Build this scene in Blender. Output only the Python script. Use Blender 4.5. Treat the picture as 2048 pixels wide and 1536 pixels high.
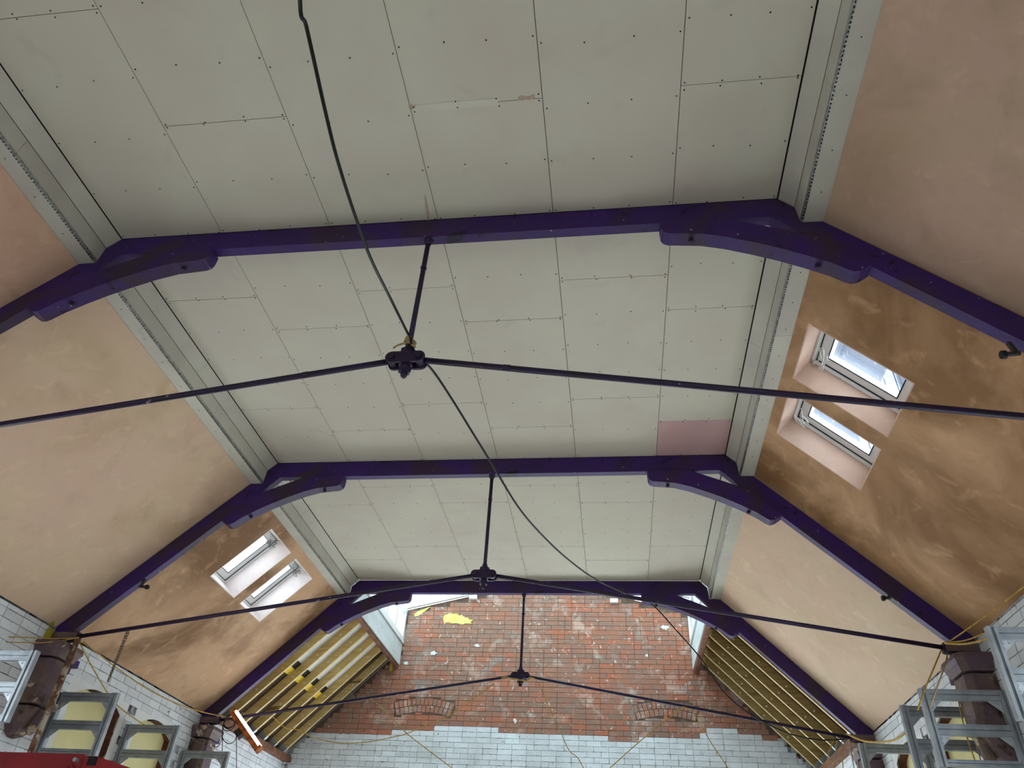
import bpy, math, random
from mathutils import Vector, Matrix
random.seed(7)
for o in list(bpy.data.objects): bpy.data.objects.remove(o)
scene = bpy.context.scene
COL = scene.collection
R = math.radians

# ------------------------------------------------------------------ camera
F_PX, YAW, PITCH, ROLL = 1453.18, -0.16017, 0.66214, 0.06685
CAM = Vector((1.22504, 0.0, 1.6))
cy, sy, cp, sp = math.cos(YAW), math.sin(YAW), math.cos(PITCH), math.sin(PITCH)
D_ = Vector((sy*cp, cy*cp, sp)); r0 = Vector((cy, -sy, 0)); u0 = r0.cross(D_)
R_ = r0*math.cos(ROLL) + u0*math.sin(ROLL)
U_ = -r0*math.sin(ROLL) + u0*math.cos(ROLL)
cam_data = bpy.data.cameras.new('camera'); cam = bpy.data.objects.new('camera', cam_data); COL.objects.link(cam)
cam_data.sensor_width = 36.0; cam_data.lens = F_PX/2048*36.0; cam_data.clip_start = .05; cam_data.clip_end = 200
m = Matrix((R_, U_, -D_)).transposed().to_4x4(); m.translation = CAM
cam.matrix_world = m
scene.camera = cam

# ------------------------------------------------------------------ world, exposure
scene.view_settings.view_transform = 'Standard'; scene.view_settings.look = 'None'
scene.view_settings.gamma = 1.0; scene.view_settings.use_curve_mapping = False
scene.view_settings.exposure = 0.0
SKY = 7.6
w = bpy.data.worlds.new('overcast'); scene.world = w; w.use_nodes = True
bg = w.node_tree.nodes['Background']; bg.inputs[0].default_value = (0.93, 0.98, 1.0, 1); bg.inputs[1].default_value = SKY

def portal(name, loc, rot, sx, sy_):
    l = bpy.data.lights.new(name, 'AREA'); l.shape = 'RECTANGLE'; l.size = sx; l.size_y = sy_
    l.cycles.is_portal = True
    o = bpy.data.objects.new(name, l); COL.objects.link(o); o.location = loc; o.rotation_euler = rot
    return o
Y1, Y2, Y3, Y4 = 3.3426, 6.6208, 9.8717, 12.985
YR = -3.0                                    # rear wall
portal('daylight_lantern', (0, 11.45, 7.3), (0, 0, 0), 5.1, 3.0)
for k, x in enumerate((-2.75, 0, 2.75)):
    portal('daylight_end_window', (x, Y4+.32, 2.0), (R(-90), 0, 0), 2.5, 2.8)      # towards -Y
for x in (-2.1, 2.1):
    portal('daylight_added_rear_window', (x, YR-.32, 2.0), (R(90), 0, 0), 1.4, 2.8)      # towards +Y, through the rear windows added for light

ADDED_GLAZED = [(3.72, 4.6), (4.74, 5.62)]      # unseen glazed side windows, added to brighten the bays
for s_ in (-1, 1):
    portal('daylight_added_side_window', (s_*4.66, 4.67, 2.4), (0, R(90)*s_, 0), 2.4, 2.0)
# ------------------------------------------------------------------ pixel helpers (2048x1536 frame)
def ray(x, y): return R_*((x-1024)/F_PX) - U_*((y-768)/F_PX) + D_
def atY(x, y, Y): v = ray(x, y); return CAM + v*(Y/v.y)
def atX(x, y, X): v = ray(x, y); return CAM + v*((X-CAM.x)/v.x)
def atZ(x, y, Z): v = ray(x, y); return CAM + v*((Z-CAM.z)/v.z)
def plan(x, y, A, B):
    v = ray(x, y); n = Vector((B[1]-A[1], -(B[0]-A[0]), 0)); P = Vector((A[0], A[1], 0))
    return CAM + v*((P-CAM).dot(n)/v.dot(n))
def px_size(P):
    q = Vector(P)-CAM; z = q.dot(D_)
    return 1024+F_PX*q.dot(R_)/z, 768-F_PX*q.dot(U_)/z, z

# ------------------------------------------------------------------ materials
def lin(c):
    return tuple(((v/255)/12.92 if v/255 <= .04045 else ((v/255+.055)/1.055)**2.4) for v in c)
MATS = {}
def mat(name, c1, c2=None, rough=.7, metal=0., nscale=4., detail=4., bump=0., bscale=None, spots=None, stretch=None, rot=None, ramp=(.35, .65), attr=None, layers=(), spec=.3):
    """procedural surface: two colours mixed by noise, optional further colour layers, optional bump"""
    if name in MATS: return MATS[name]
    mt = bpy.data.materials.new(name); mt.use_nodes = True; MATS[name] = mt
    N = mt.node_tree.nodes; Lk = mt.node_tree.links
    b = N['Principled BSDF']; b.inputs['Roughness'].default_value = rough; b.inputs['Metallic'].default_value = metal
    b.inputs['Specular IOR Level'].default_value = spec
    tc = N.new('ShaderNodeTexCoord'); mp = N.new('ShaderNodeMapping')
    Lk.new(tc.outputs['Object'], mp.inputs[0])
    if stretch: mp.inputs['Scale'].default_value = stretch
    if rot: mp.inputs['Rotation'].default_value = rot
    def noise(sc, det=4., dist=0., rough_=.55):
        n = N.new('ShaderNodeTexNoise'); n.inputs['Scale'].default_value = sc; n.inputs['Detail'].default_value = det
        n.inputs['Distortion'].default_value = dist; n.inputs['Roughness'].default_value = rough_
        Lk.new(mp.outputs[0], n.inputs['Vector']); return n
    def rampn(src, a, bb):
        r = N.new('ShaderNodeMapRange'); r.inputs['From Min'].default_value = a; r.inputs['From Max'].default_value = bb
        Lk.new(src, r.inputs['Value']); return r.outputs[0]
    c2 = c2 or c1
    mx = N.new('ShaderNodeMix'); mx.data_type = 'RGBA'
    mx.inputs['A'].default_value = (*lin(c1), 1); mx.inputs['B'].default_value = (*lin(c2), 1)
    n1 = noise(nscale, detail)
    fac = rampn(n1.outputs['Fac'], *ramp)
    if attr:                                   # per-piece random value stored on the mesh
        at = N.new('ShaderNodeAttribute'); at.attribute_name = attr
        ad = N.new('ShaderNodeMath'); ad.operation = 'MULTIPLY_ADD'; ad.inputs[1].default_value = .5
        Lk.new(fac, ad.inputs[0]); 
        sc = N.new('ShaderNodeMath'); sc.operation = 'MULTIPLY'; sc.inputs[1].default_value = .75
        Lk.new(at.outputs['Fac'], sc.inputs[0]); Lk.new(sc.outputs[0], ad.inputs[2]); fac = ad.outputs[0]
        cl = N.new('ShaderNodeClamp'); Lk.new(fac, cl.inputs[0]); fac = cl.outputs[0]
    Lk.new(fac, mx.inputs['Factor']); out = mx.outputs['Result']
    for (col, sc, lo, hi, amt) in layers:
        nn = noise(sc, 5., .6); f = rampn(nn.outputs['Fac'], lo, hi)
        mu = N.new('ShaderNodeMath'); mu.operation = 'MULTIPLY'; mu.inputs[1].default_value = amt; mu.use_clamp = True
        Lk.new(f, mu.inputs[0])
        m2 = N.new('ShaderNodeMix'); m2.data_type = 'RGBA'; m2.inputs['B'].default_value = (*lin(col), 1)
        Lk.new(mu.outputs[0], m2.inputs['Factor']); Lk.new(out, m2.inputs['A']); out = m2.outputs['Result']
    Lk.new(out, b.inputs['Base Color'])
    if bump:
        nb = noise(bscale or nscale*4, 6.); bp = N.new('ShaderNodeBump'); bp.inputs['Strength'].default_value = bump; bp.inputs['Distance'].default_value = .02
        Lk.new(nb.outputs['Fac'], bp.inputs['Height']); Lk.new(bp.outputs[0], b.inputs['Normal'])
    return mt
board = mat('plasterboard', (194, 189, 171), (190, 180, 166), .85, nscale=1.3, layers=[((160, 150, 140), 3., .62, .8, .35)])
board_pink = mat('pink_plasterboard', (196, 160, 158), (186, 150, 148), .85, nscale=2)
board_wall = mat('boxing_board', (190, 186, 171), (180, 174, 162), .85, nscale=2.5, layers=[((150, 145, 138), 6., .62, .8, .4)])
dark_gap = mat('dark_void', (26, 24, 22), (34, 30, 28), .9)
screw_m = mat('screw_dark', (22, 20, 20), rough=.5)
screw_w = mat('screw_bright', (230, 225, 205), rough=.4)
purple = mat('purple_paint', (58, 30, 98), (52, 32, 80), .5, nscale=3, spec=.25, bump=.15, bscale=40,
             layers=[((58, 44, 42), 1.8, .50, .62, .7), ((20, 14, 24), 7., .62, .67, .8), ((190, 180, 185), 22., .70, .72, .8)])
rust_purple = mat('brown_purple_paint', (112, 92, 80), (92, 72, 84), .6, nscale=5, bump=.3, bscale=30, layers=[((184, 166, 138), 4., .60, .63, .85), ((56, 36, 26), 7., .58, .66, .8)])
iron = mat('purple_iron', (44, 28, 62), (40, 28, 46), .5, nscale=8, bump=.2, bscale=50, layers=[((190, 175, 170), 24., .69, .72, .7)])
def plaster(name, dry1, dry2, wet, lo, hi, amt):
    return mat(name, dry1, dry2, .8, nscale=1.4, detail=6, bump=.12, bscale=9,
               layers=[(wet, .9, lo, hi, amt), (tuple(min(255, int(v*1.12)) for v in dry1), 5.5, .56, .72, .45), (tuple(int(v*.82) for v in dry2), 11., .54, .72, .18), (tuple(int(v*.8) for v in wet), 3., .56, .76, .4*amt)])
PL = {('l', 0): plaster('plaster_near_left', (200, 164, 136), (204, 164, 142), (170, 130, 100), .5, .8, .7),
      ('r', 0): plaster('plaster_near_right', (180, 152, 128), (184, 152, 134), (162, 132, 102), .5, .8, .7),
      ('l', 1): plaster('plaster_mid_left', (204, 178, 148), (206, 174, 150), (180, 150, 116), .5, .75, .7),
      ('r', 1): plaster('plaster_wet_right', (190, 150, 112), (174, 132, 92), (132, 94, 58), .40, .60, .95),
      ('l', 2): plaster('plaster_wet_left', (196, 160, 126), (186, 146, 110), (122, 86, 54), .46, .62, .9),
      ('r', 2): plaster('plaster_far_right', (206, 182, 154), (208, 176, 152), (190, 162, 130), .5, .8, .6)}
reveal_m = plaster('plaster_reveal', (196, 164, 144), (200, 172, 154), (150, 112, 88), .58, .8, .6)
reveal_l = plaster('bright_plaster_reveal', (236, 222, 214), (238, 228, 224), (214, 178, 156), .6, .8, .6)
pvc = mat('white_pvc', (232, 234, 234), rough=.35, spec=.5)
rubber = mat('black_gasket', (18, 18, 20), rough=.6)
lant_board = mat('weathered_white_board', (206, 212, 212), (190, 192, 190), .7, nscale=5, layers=[((120, 112, 100), 9., .64, .72, .7)], stretch=(1, .25, 1))
brick_m = mat('red_brick', (178, 106, 78), (140, 112, 98), .9, nscale=9, attr='rnd', bump=.3, bscale=60,
              layers=[((182, 106, 76), 1.6, .52, .7, .5), ((146, 116, 100), 1.1, .5, .62, .55), ((200, 180, 166), 3.2, .56, .70, .6), ((220, 210, 202), 15., .62, .68, .6), ((150, 144, 138), 2.6, .62, .70, .5)])
mortar_m = mat('mortar', (84, 66, 56), (112, 92, 80), .95, nscale=6, layers=[((196, 186, 174), 1.2, .56, .68, .6)])
white_brick = mat('white_painted_brick', (226, 230, 234), (206, 208, 210), .8, nscale=3, attr='rnd', bump=.3, bscale=45,
                  layers=[((176, 176, 178), 1.5, .55, .75, .5), ((96, 74, 64), 20., .67, .70, .8)])
white_mortar = mat('white_painted_mortar', (172, 176, 178), (56, 48, 44), .9, nscale=8, ramp=(.48, .62))
white_wall = mat('white_painted_wall', (224, 226, 226), (212, 210, 206), .85, nscale=3, bump=.2, bscale=30, layers=[((120, 112, 108), 12., .7, .76, .6)])
yellow_board = mat('yellow_window_board', (224, 214, 158), (214, 204, 150), .7, nscale=2)
brown_reveal = mat('brown_reveal', (112, 66, 46), (70, 42, 30), .9, nscale=12, bump=.3)
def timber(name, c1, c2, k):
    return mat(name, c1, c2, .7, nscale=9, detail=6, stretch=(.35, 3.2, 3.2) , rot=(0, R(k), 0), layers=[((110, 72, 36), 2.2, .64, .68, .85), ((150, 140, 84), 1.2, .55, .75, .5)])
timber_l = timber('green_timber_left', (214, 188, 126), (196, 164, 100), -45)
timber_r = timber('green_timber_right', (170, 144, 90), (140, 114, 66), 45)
timber_edge = mat('pale_timber_edge', (222, 200, 150), (200, 176, 124), .7, nscale=20)
old_wood = mat('old_brown_timber', (130, 88, 66), (96, 66, 52), .85, nscale=7, bump=.3)
underlay = mat('white_underlay', (226, 226, 222), (206, 206, 206), .6, nscale=3)
dark_underlay = mat('brown_underlay', (84, 64, 46), (60, 48, 38), .9, nscale=4)
yellow_ins = mat('yellow_insulation', (230, 200, 70), (214, 180, 60), .9, nscale=20)
galv = mat('galvanised_steel', (186, 192, 196), (164, 170, 174), .4, .35, nscale=14, layers=[((220, 224, 228), 20., .66, .7, .5)])
galv_dark = mat('steel_channel', (158, 164, 168), (136, 142, 147), .42, .35, nscale=10)
bead_m = mat('perforated_bead', (190, 190, 184), (120, 120, 116), .4, .6, nscale=60)
black_rub = mat('black_cable', (16, 18, 18), (24, 28, 26), .5, nscale=10)
yellow_rope = mat('yellow_rope', (196, 160, 70), (150, 118, 50), .8, nscale=40)
tan_rope = mat('tan_rope', (176, 152, 110), (150, 126, 84), .9, nscale=40)
white_wire = mat('white_wire', (214, 212, 206), rough=.5)
grey_wire = mat('grey_wire', (120, 118, 116), rough=.5)
brown_wire = mat('brown_lead', (70, 46, 36), (46, 34, 30), .6, nscale=20)
chain_m = mat('dull_chain', (130, 116, 96), (100, 88, 70), .5, .5, nscale=30)
rust_pipe = mat('rusty_pipe', (132, 104, 82), (96, 62, 44), .8, nscale=8, bump=.3, layers=[((196, 184, 166), 9., .50, .58, .8)])
orange_rust = mat('orange_lamp_body', (206, 110, 40), (120, 66, 36), .6, nscale=14, ramp=(.42, .58), layers=[((60, 40, 34), 20., .6, .68, .8)])
plastic_dk = mat('dark_plastic', (40, 36, 34), (58, 50, 46), .5)
foam_y = mat('yellow_foam', (176, 160, 60), (150, 136, 40), .9, nscale=20, bump=.6, bscale=60)
lime = mat('lime_paint', (208, 214, 96), (216, 218, 130), .8, nscale=10)
red_paint = mat('red_machine_paint', (150, 28, 34), (128, 22, 30), .35, nscale=4, spec=.5, layers=[((80, 30, 30), 14., .68, .74, .6)])
concrete = mat('concrete_floor', (206, 200, 188), (190, 184, 174), .85, nscale=1.5, bump=.1)
rear_m = mat('rear_wall_paint', (214, 212, 206), (200, 198, 192), .9, nscale=2)
def glass_mat():
    mt = bpy.data.materials.new('window_glass'); mt.use_nodes = True; nt = mt.node_tree; nt.nodes.clear()
    o = nt.nodes.new('ShaderNodeOutputMaterial'); t = nt.nodes.new('ShaderNodeBsdfTransparent'); g = nt.nodes.new('ShaderNodeBsdfGlossy')
    t.inputs[0].default_value = (.94, .97, 1, 1); g.inputs['Roughness'].default_value = .03
    mx = nt.nodes.new('ShaderNodeMixShader'); mx.inputs[0].default_value = .06
    nt.links.new(t.outputs[0], mx.inputs[1]); nt.links.new(g.outputs[0], mx.inputs[2]); nt.links.new(mx.outputs[0], o.inputs[0]); return mt
glass = glass_mat()
glass_dimmed = glass_mat(); glass_dimmed.name = 'dimmed_lantern_glass'  # lantern panes tinted darker to dim the daylight coming in
for nd in glass_dimmed.node_tree.nodes:
    if nd.type == 'BSDF_TRANSPARENT': nd.inputs[0].default_value = (.70, .79, .82, 1)
def emit_mat(name, col, s):
    mt = bpy.data.materials.new(name); mt.use_nodes = True; nt = mt.node_tree; nt.nodes.clear()
    o = nt.nodes.new('ShaderNodeOutputMaterial'); e = nt.nodes.new('ShaderNodeEmission'); e.inputs[0].default_value = (*col, 1); e.inputs[1].default_value = s
    nt.links.new(e.outputs[0], o.inputs[0]); return mt
tube_on = emit_mat('lit_tube', (1, .97, .92), 14)

# ------------------------------------------------------------------ mesh builder
class MB:
    def __init__(s): s.v = []; s.f = []; s.r = []
    def add(s, vs, fs, rnd=None):
        k = len(s.v); s.v += [Vector(p) for p in vs]; s.f += [tuple(i+k for i in f) for f in fs]; s.r += [rnd if rnd is not None else 0.]*len(fs); return s
    def box(s, x0, x1, y0, y1, z0, z1, rnd=None):
        x0, x1 = sorted((x0, x1)); y0, y1 = sorted((y0, y1)); z0, z1 = sorted((z0, z1))
        return s.add([(x0,y0,z0),(x1,y0,z0),(x1,y1,z0),(x0,y1,z0),(x0,y0,z1),(x1,y0,z1),(x1,y1,z1),(x0,y1,z1)],
                     [(0,3,2,1),(4,5,6,7),(0,1,5,4),(1,2,6,5),(2,3,7,6),(3,0,4,7)], rnd)
    def hexa(s, vs, rnd=None):
        return s.add(vs, [(0,3,2,1),(4,5,6,7),(0,1,5,4),(1,2,6,5),(2,3,7,6),(3,0,4,7)], rnd)
    def prism(s, poly, axis, a, b, rnd=None):
        """poly in the plane across axis: 'y' -> (x,z), 'x' -> (y,z), 'z' -> (x,y)"""
        def P(p, t): return {'y': (p[0], t, p[1]), 'x': (t, p[0], p[1]), 'z': (p[0], p[1], t)}[axis]
        n = len(poly)
        vs = [P(p, a) for p in poly] + [P(p, b) for p in poly]
        fs = [tuple(range(n)), tuple(range(2*n-1, n-1, -1))] + [(i, i+n, (i+1) % n+n, (i+1) % n) for i in range(n)]
        return s.add(vs, fs, rnd)
    def obox(s, c, ax, ay, az, hx, hy, hz, rnd=None):
        c = Vector(c); ax, ay, az = Vector(ax).normalized()*hx, Vector(ay).normalized()*hy, Vector(az).normalized()*hz
        vs = [c+ax*i+ay*j+az*k for k in (-1, 1) for (i, j) in ((-1,-1),(1,-1),(1,1),(-1,1))]
        return s.hexa(vs, rnd)
    def tube(s, pts, r, n=8, close=False):
        pts = [Vector(p) for p in pts]; m_ = len(pts); rings = []
        up = None
        for i, p in enumerate(pts):
            if close: t = pts[(i+1) % m_]-pts[i-1]
            else: t = pts[min(i+1, m_-1)]-pts[max(i-1, 0)]
            t = t.normalized() if t.length > 1e-9 else Vector((0, 0, 1))
            if up is None:
                up = Vector((0, 0, 1)) if abs(t.z) < .9 else Vector((1, 0, 0))
            a = (up - t*up.dot(t)); a = a.normalized() if a.length > 1e-6 else t.orthogonal().normalized()
            up = a; b = t.cross(a)
            rr = r[i] if isinstance(r, (list, tuple)) else r
            rings.append([p + (a*math.cos(2*math.pi*k/n)+b*math.sin(2*math.pi*k/n))*rr for k in range(n)])
        vs = [q for rg in rings for q in rg]; fs = []
        for i in range(m_ if close else m_-1):
            j = (i+1) % m_
            for k in range(n): fs.append((i*n+k, i*n+(k+1) % n, j*n+(k+1) % n, j*n+k))
        if not close: fs += [tuple(range(n-1, -1, -1)), tuple((m_-1)*n+k for k in range(n))]
        return s.add(vs, fs)
    def cyl(s, a, b, r, n=12): return s.tube([a, b], r, n)
    def build(s, name, material, parent=None, smooth=False, origin=None, mesh_only=False):
        org = Vector(origin) if origin is not None else Vector((0, 0, 0))
        me = bpy.data.meshes.new(name); me.from_pydata([v-org for v in s.v], [], s.f); me.validate(); me.update()
        if any(s.r):
            at = me.attributes.new('rnd', 'FLOAT', 'FACE')
            if len(s.r) == len(me.polygons): at.data.foreach_set('value', s.r)
        if smooth:
            me.polygons.foreach_set('use_smooth', [True]*len(me.polygons))
        me.materials.append(material)
        if mesh_only: return me
        return link(name, me, parent, org)
def link(name, me, parent=None, loc=(0, 0, 0)):
    o = bpy.data.objects.new(name, me); COL.objects.link(o); o.location = loc
    if parent is not None:
        o.parent = parent; o.matrix_parent_inverse = Matrix.Translation(-Vector(parent.location))
    return o
def tag(o, label=None, cat=None, group=None, kind=None):
    if label: o['label'] = label
    if cat: o['category'] = cat
    if group: o['group'] = group
    if kind: o['kind'] = kind
    return o
def empty(name, loc, label, cat, group=None, kind=None):
    o = bpy.data.objects.new(name, None); COL.objects.link(o); o.location = loc; o.empty_display_size = .1
    return tag(o, label, cat, group, kind)
def smooth_path(pts, k=6):
    pts = [Vector(p) for p in pts]; out = []
    for i in range(len(pts)-1):
        p0, p1, p2, p3 = pts[max(i-1, 0)], pts[i], pts[i+1], pts[min(i+2, len(pts)-1)]
        for j in range(k):
            t = j/k
            out.append(.5*((2*p1)+(p2-p0)*t+(2*p0-5*p1+4*p2-p3)*t*t+(-p0+3*p1-3*p2+p3)*t**3))
    return out+[pts[-1]]

# ================================================================== STRUCTURE
W = 4.30                                      # half width of the hall
HC = 5.80                                     # flat ceiling
PA, PB, PC, PD = (2.458, 5.80), (2.554, 5.707), (2.564, 5.541), (2.705, 5.540)
SL_LOW = (4.30, 3.914)                        # plaster slope meets the wall
sdx, sdz = SL_LOW[0]-PD[0], SL_LOW[1]-PD[1]; SLEN = math.hypot(sdx, sdz)
SD = (sdx/SLEN, sdz/SLEN); SN = (-SD[1], SD[0])       # along slope, outward normal (right side)

fl = MB().box(-W-.3, W+.3, YR-.3, Y4+.3, -.12, 0).build('floor', concrete)
tag(fl, 'bare concrete floor of the hall', 'floor', kind='structure')

# ---- flat ceiling bays: a dark deck with separate plasterboards screwed below it
LONG = [-2.452, -1.63, -.77, .055, .90, 1.745, 2.452]
def rows(cuts, y0, y1): c = [y0]+[v for v in sorted(cuts) if y0 < v < y1]+[y1]; return list(zip(c[:-1], c[1:]))
BAYS = [(YR, Y1, [[.10, 1.665], [-.7, .87, 2.435], [.10, 1.67, 3.9], [-.7, .88, 2.452], [.1, 1.69], [-.7, .87, 2.446]]),
        (Y1+.085, Y2, [[4.033, 5.6], [4.444, 6.02], [4.028, 5.594], [4.448, 6.033], [4.015, 5.585], [4.407, 5.991]]),
        (Y2+.085, Y3, [[7.605, 9.17], [7.179, 8.761], [7.579, 9.155], [7.199, 8.774], [7.617, 9.2], [7.18, 8.775]])]
CL = ['flat plasterboard ceiling nearest the camera, before the first purple truss', 'flat plasterboard ceiling between the first and second purple trusses', 'flat plasterboard ceiling between the second and farthest purple trusses']
screw_spots = []
for b, (y0, y1, cuts) in enumerate(BAYS):
    deck = MB().box(-2.80, 2.80, y0-(.085 if b else 0), y1, HC+.014, HC+.10).build('ceiling', dark_gap)
    tag(deck, CL[b], 'ceiling', 'flat ceiling bays', 'structure')
    sc = MB()
    for c in range(6):
        xa, xb = LONG[c]+.0022, LONG[c+1]-.0022
        for (ya, yb) in rows(cuts[c], y0, y1):
            mt = board_pink if (b == 1 and c == 5 and ya > 5.9) else board
            dz = random.uniform(-.0006, .0006)
            o = MB().box(xa, xb, ya+.002, yb-.002, HC+dz, HC+.013).build('plasterboard', mt, deck)
            if mt is board_pink: tag(o, 'pink plasterboard offcut')
            n = max(2, round((yb-ya)/.42)+1)
            for i in range(n):
                yy = ya+.018+(yb-ya-.036)*i/(n-1)
                if yy < 1.3: continue
                for j in range(4):
                    xx = xa+.02+(xb-xa-.04)*j/3 + random.uniform(-.015, .015)*(j in (1, 2))
                    yy2 = yy+random.uniform(-.012, .012)
                    r = .0055
                    sc.prism([(xx+r*math.cos(a*math.pi/3), yy2+r*math.sin(a*math.pi/3)) for a in range(6)], 'z', HC-.0016, HC+.001)
    tag(sc.build('screw_heads', screw_m, deck), kind='stuff')

stain_m = mat('rust_stain', (160, 136, 116), (180, 164, 146), .9, nscale=30)
tape_m = mat('joint_tape', (198, 194, 177), (195, 188, 172), .9, nscale=6)
near_ceiling = bpy.data.objects['ceiling']
def ceil_mark(pts, name, m_, z=HC-.0016):
    MB().prism([(atZ(x, y, z).x, atZ(x, y, z).y) for x, y in pts], 'z', z, z+.0008).build(name, m_, near_ceiling)
ceil_mark([(817, 211), (822, 207), (826, 212), (832, 209), (830, 216), (824, 219), (818, 217)], 'rust_stain', stain_m)
ceil_mark([(1036, 195), (1042, 191), (1055, 194), (1068, 189), (1070, 196), (1058, 200), (1044, 199), (1038, 203)], 'rust_stain', stain_m)
ceil_mark([(849, 390), (852, 392), (857, 420), (859, 441), (855, 441), (850, 415)], 'scuff', stain_m)
MB().box(.06, .62, 2.428, 2.474, HC-.0011, HC-.0006).build('joint_tape', tape_m, near_ceiling)

# ---- boxed purlins along both edges of the flat ceiling
TN = 0
SIDEW = {-1: 'left', 1: 'right'}
for b, (y0, y1, _) in enumerate(BAYS):
    ya, yb = y0-(.085 if b else 0), y1
    for s in (-1, 1):
        TN += 1
        def P(p, off=0): return (s*p[0], p[1])
        # sloping board, upright board, soffit board: thin prisms along Y
        mid = (ya+yb)/2+random.uniform(-.6, .6) if b else 1.9
        root = empty('trim_%d' % TN, (s*2.6, ya, 5.6), 'boxed plasterboard purlin casing along the %s edge of the %s flat ceiling' % (SIDEW[s], ('nearest', 'middle', 'farthest')[b]), 'trim', 'purlin casings', 'structure')
        def strip(p, q, name, th, cut, m_=board_wall):
            dx, dz = q[0]-p[0], q[1]-p[1]; l = math.hypot(dx, dz); nx, nz = dz/l, -dx/l     # points into the casing
            if nx*1+nz*1 < 0: nx, nz = -nx, -nz
            for (u, v) in rows(cut, ya, yb):
                poly = [(s*p[0], p[1]), (s*q[0], q[1]), (s*(q[0]+nx*th), q[1]+nz*th), (s*(p[0]+nx*th), p[1]+nz*th)]
                MB().prism(poly, 'y', u+.0012, v-.0012).build(name, m_, root)
        strip((PA[0]+.003, PA[1]-.002), (PB[0]-.002, PB[1]+.001), 'cornice_board', .012, [mid])
        strip((PB[0]+.001, PB[1]-.002), (PC[0], PC[1]+.004), 'upright_board', .012, [mid+.5])
        strip((PC[0]+.014, PC[1]), (PD[0]+.012, PD[1]), 'soffit_board', .012, [mid-.35])
        # perforated metal angle bead on the lower arris
        bd = MB(); bd.box(s*(PC[0]-.002), s*(PC[0]+.013), ya, yb, PC[1]-.002, PC[1]+.001)
        bd.box(s*(PC[0]-.0035), s*(PC[0]+.0), ya, yb, PC[1]-.002, PC[1]+.024)
        be = bd.build('edge_bead', bead_m, root)
        ho = MB(); y = max(ya, 1.2)
        while y < yb-.02:
            ho.box(s*(PC[0]+.002), s*(PC[0]+.010), y, y+.012+random.uniform(-.003, .003), PC[1]-.0034, PC[1]-.0015); y += .026
        tag(ho.build('bead_holes', dark_gap, be), kind='stuff')
        MB().prism([(s*2.57, 5.56), (s*2.70, 5.56), (s*2.62, 5.80), (s*2.475, 5.80), (s*2.566, 5.71)], 'y', ya, yb).build('purlin_core', dark_gap, root)
        sc = MB(); y = max(ya, 1.3)+.15
        while y < yb:
            sc.box(s*2.6425, s*2.6495, y, y+.007, PD[1]-.0015, PD[1]+.001); y += .33+random.uniform(-.05, .05)
        tag(sc.build('screw_heads', screw_m, root), kind='stuff')

# ---- plaster slopes with rooflight openings
SLAB = .24
def sp(s, t, d=0.):                            # slope coordinates: t along slope, d outward
    return (s*(PD[0]+SD[0]*t+SN[0]*d), PD[1]+SD[1]*t+SN[1]*d)
T0, T1 = .10, .955                             # opening in slope coordinate
def sx2t(x): return (x-PD[0])/SD[0]
SKY_R = [(4.27, 4.94), (5.11, 5.757)]; SKY_L = [(7.53, 8.19), (8.365, 9.005)]
TT = {1: (sx2t(2.775), sx2t(3.371)), -1: (sx2t(2.795), sx2t(3.385))}
SLN = {0: 'nearest the camera', 1: 'between the first and second trusses', 2: 'between the second and farthest trusses'}
for b, (y0, y1, _) in enumerate(BAYS):
    for s in (-1, 1):
        ya = y0-(.085 if b else 0); yb = y1
        holes = SKY_R if (s == 1 and b == 1) else SKY_L if (s == -1 and b == 2) else []
        mb = MB()
        def slab(t0, t1, u, v, d0=0., d1=SLAB):
            q = [sp(s, t0, d0), sp(s, t1, d0), sp(s, t1, d1), sp(s, t0, d1)]
            mb.prism(q, 'y', u, v)
        if holes:
            t0, t1 = TT[s]
            slab(.004, t0, ya, yb); slab(t1, SLEN, ya, yb)
            c = ya
            for (u, v) in holes: slab(t0, t1, c, u); c = v
            slab(t0, t1, c, yb)
        else:
            slab(.004, SLEN, ya, yb)
        o = mb.build('ceiling_slope', PL[('l' if s < 0 else 'r', b)])
        lab = '%s sloping ceiling of skimmed %splaster %s' % (SIDEW[s], 'patchy damp brown ' if holes else 'pink ', SLN[b])
        tag(o, lab, 'ceiling', 'plastered slopes', 'structure')

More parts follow.
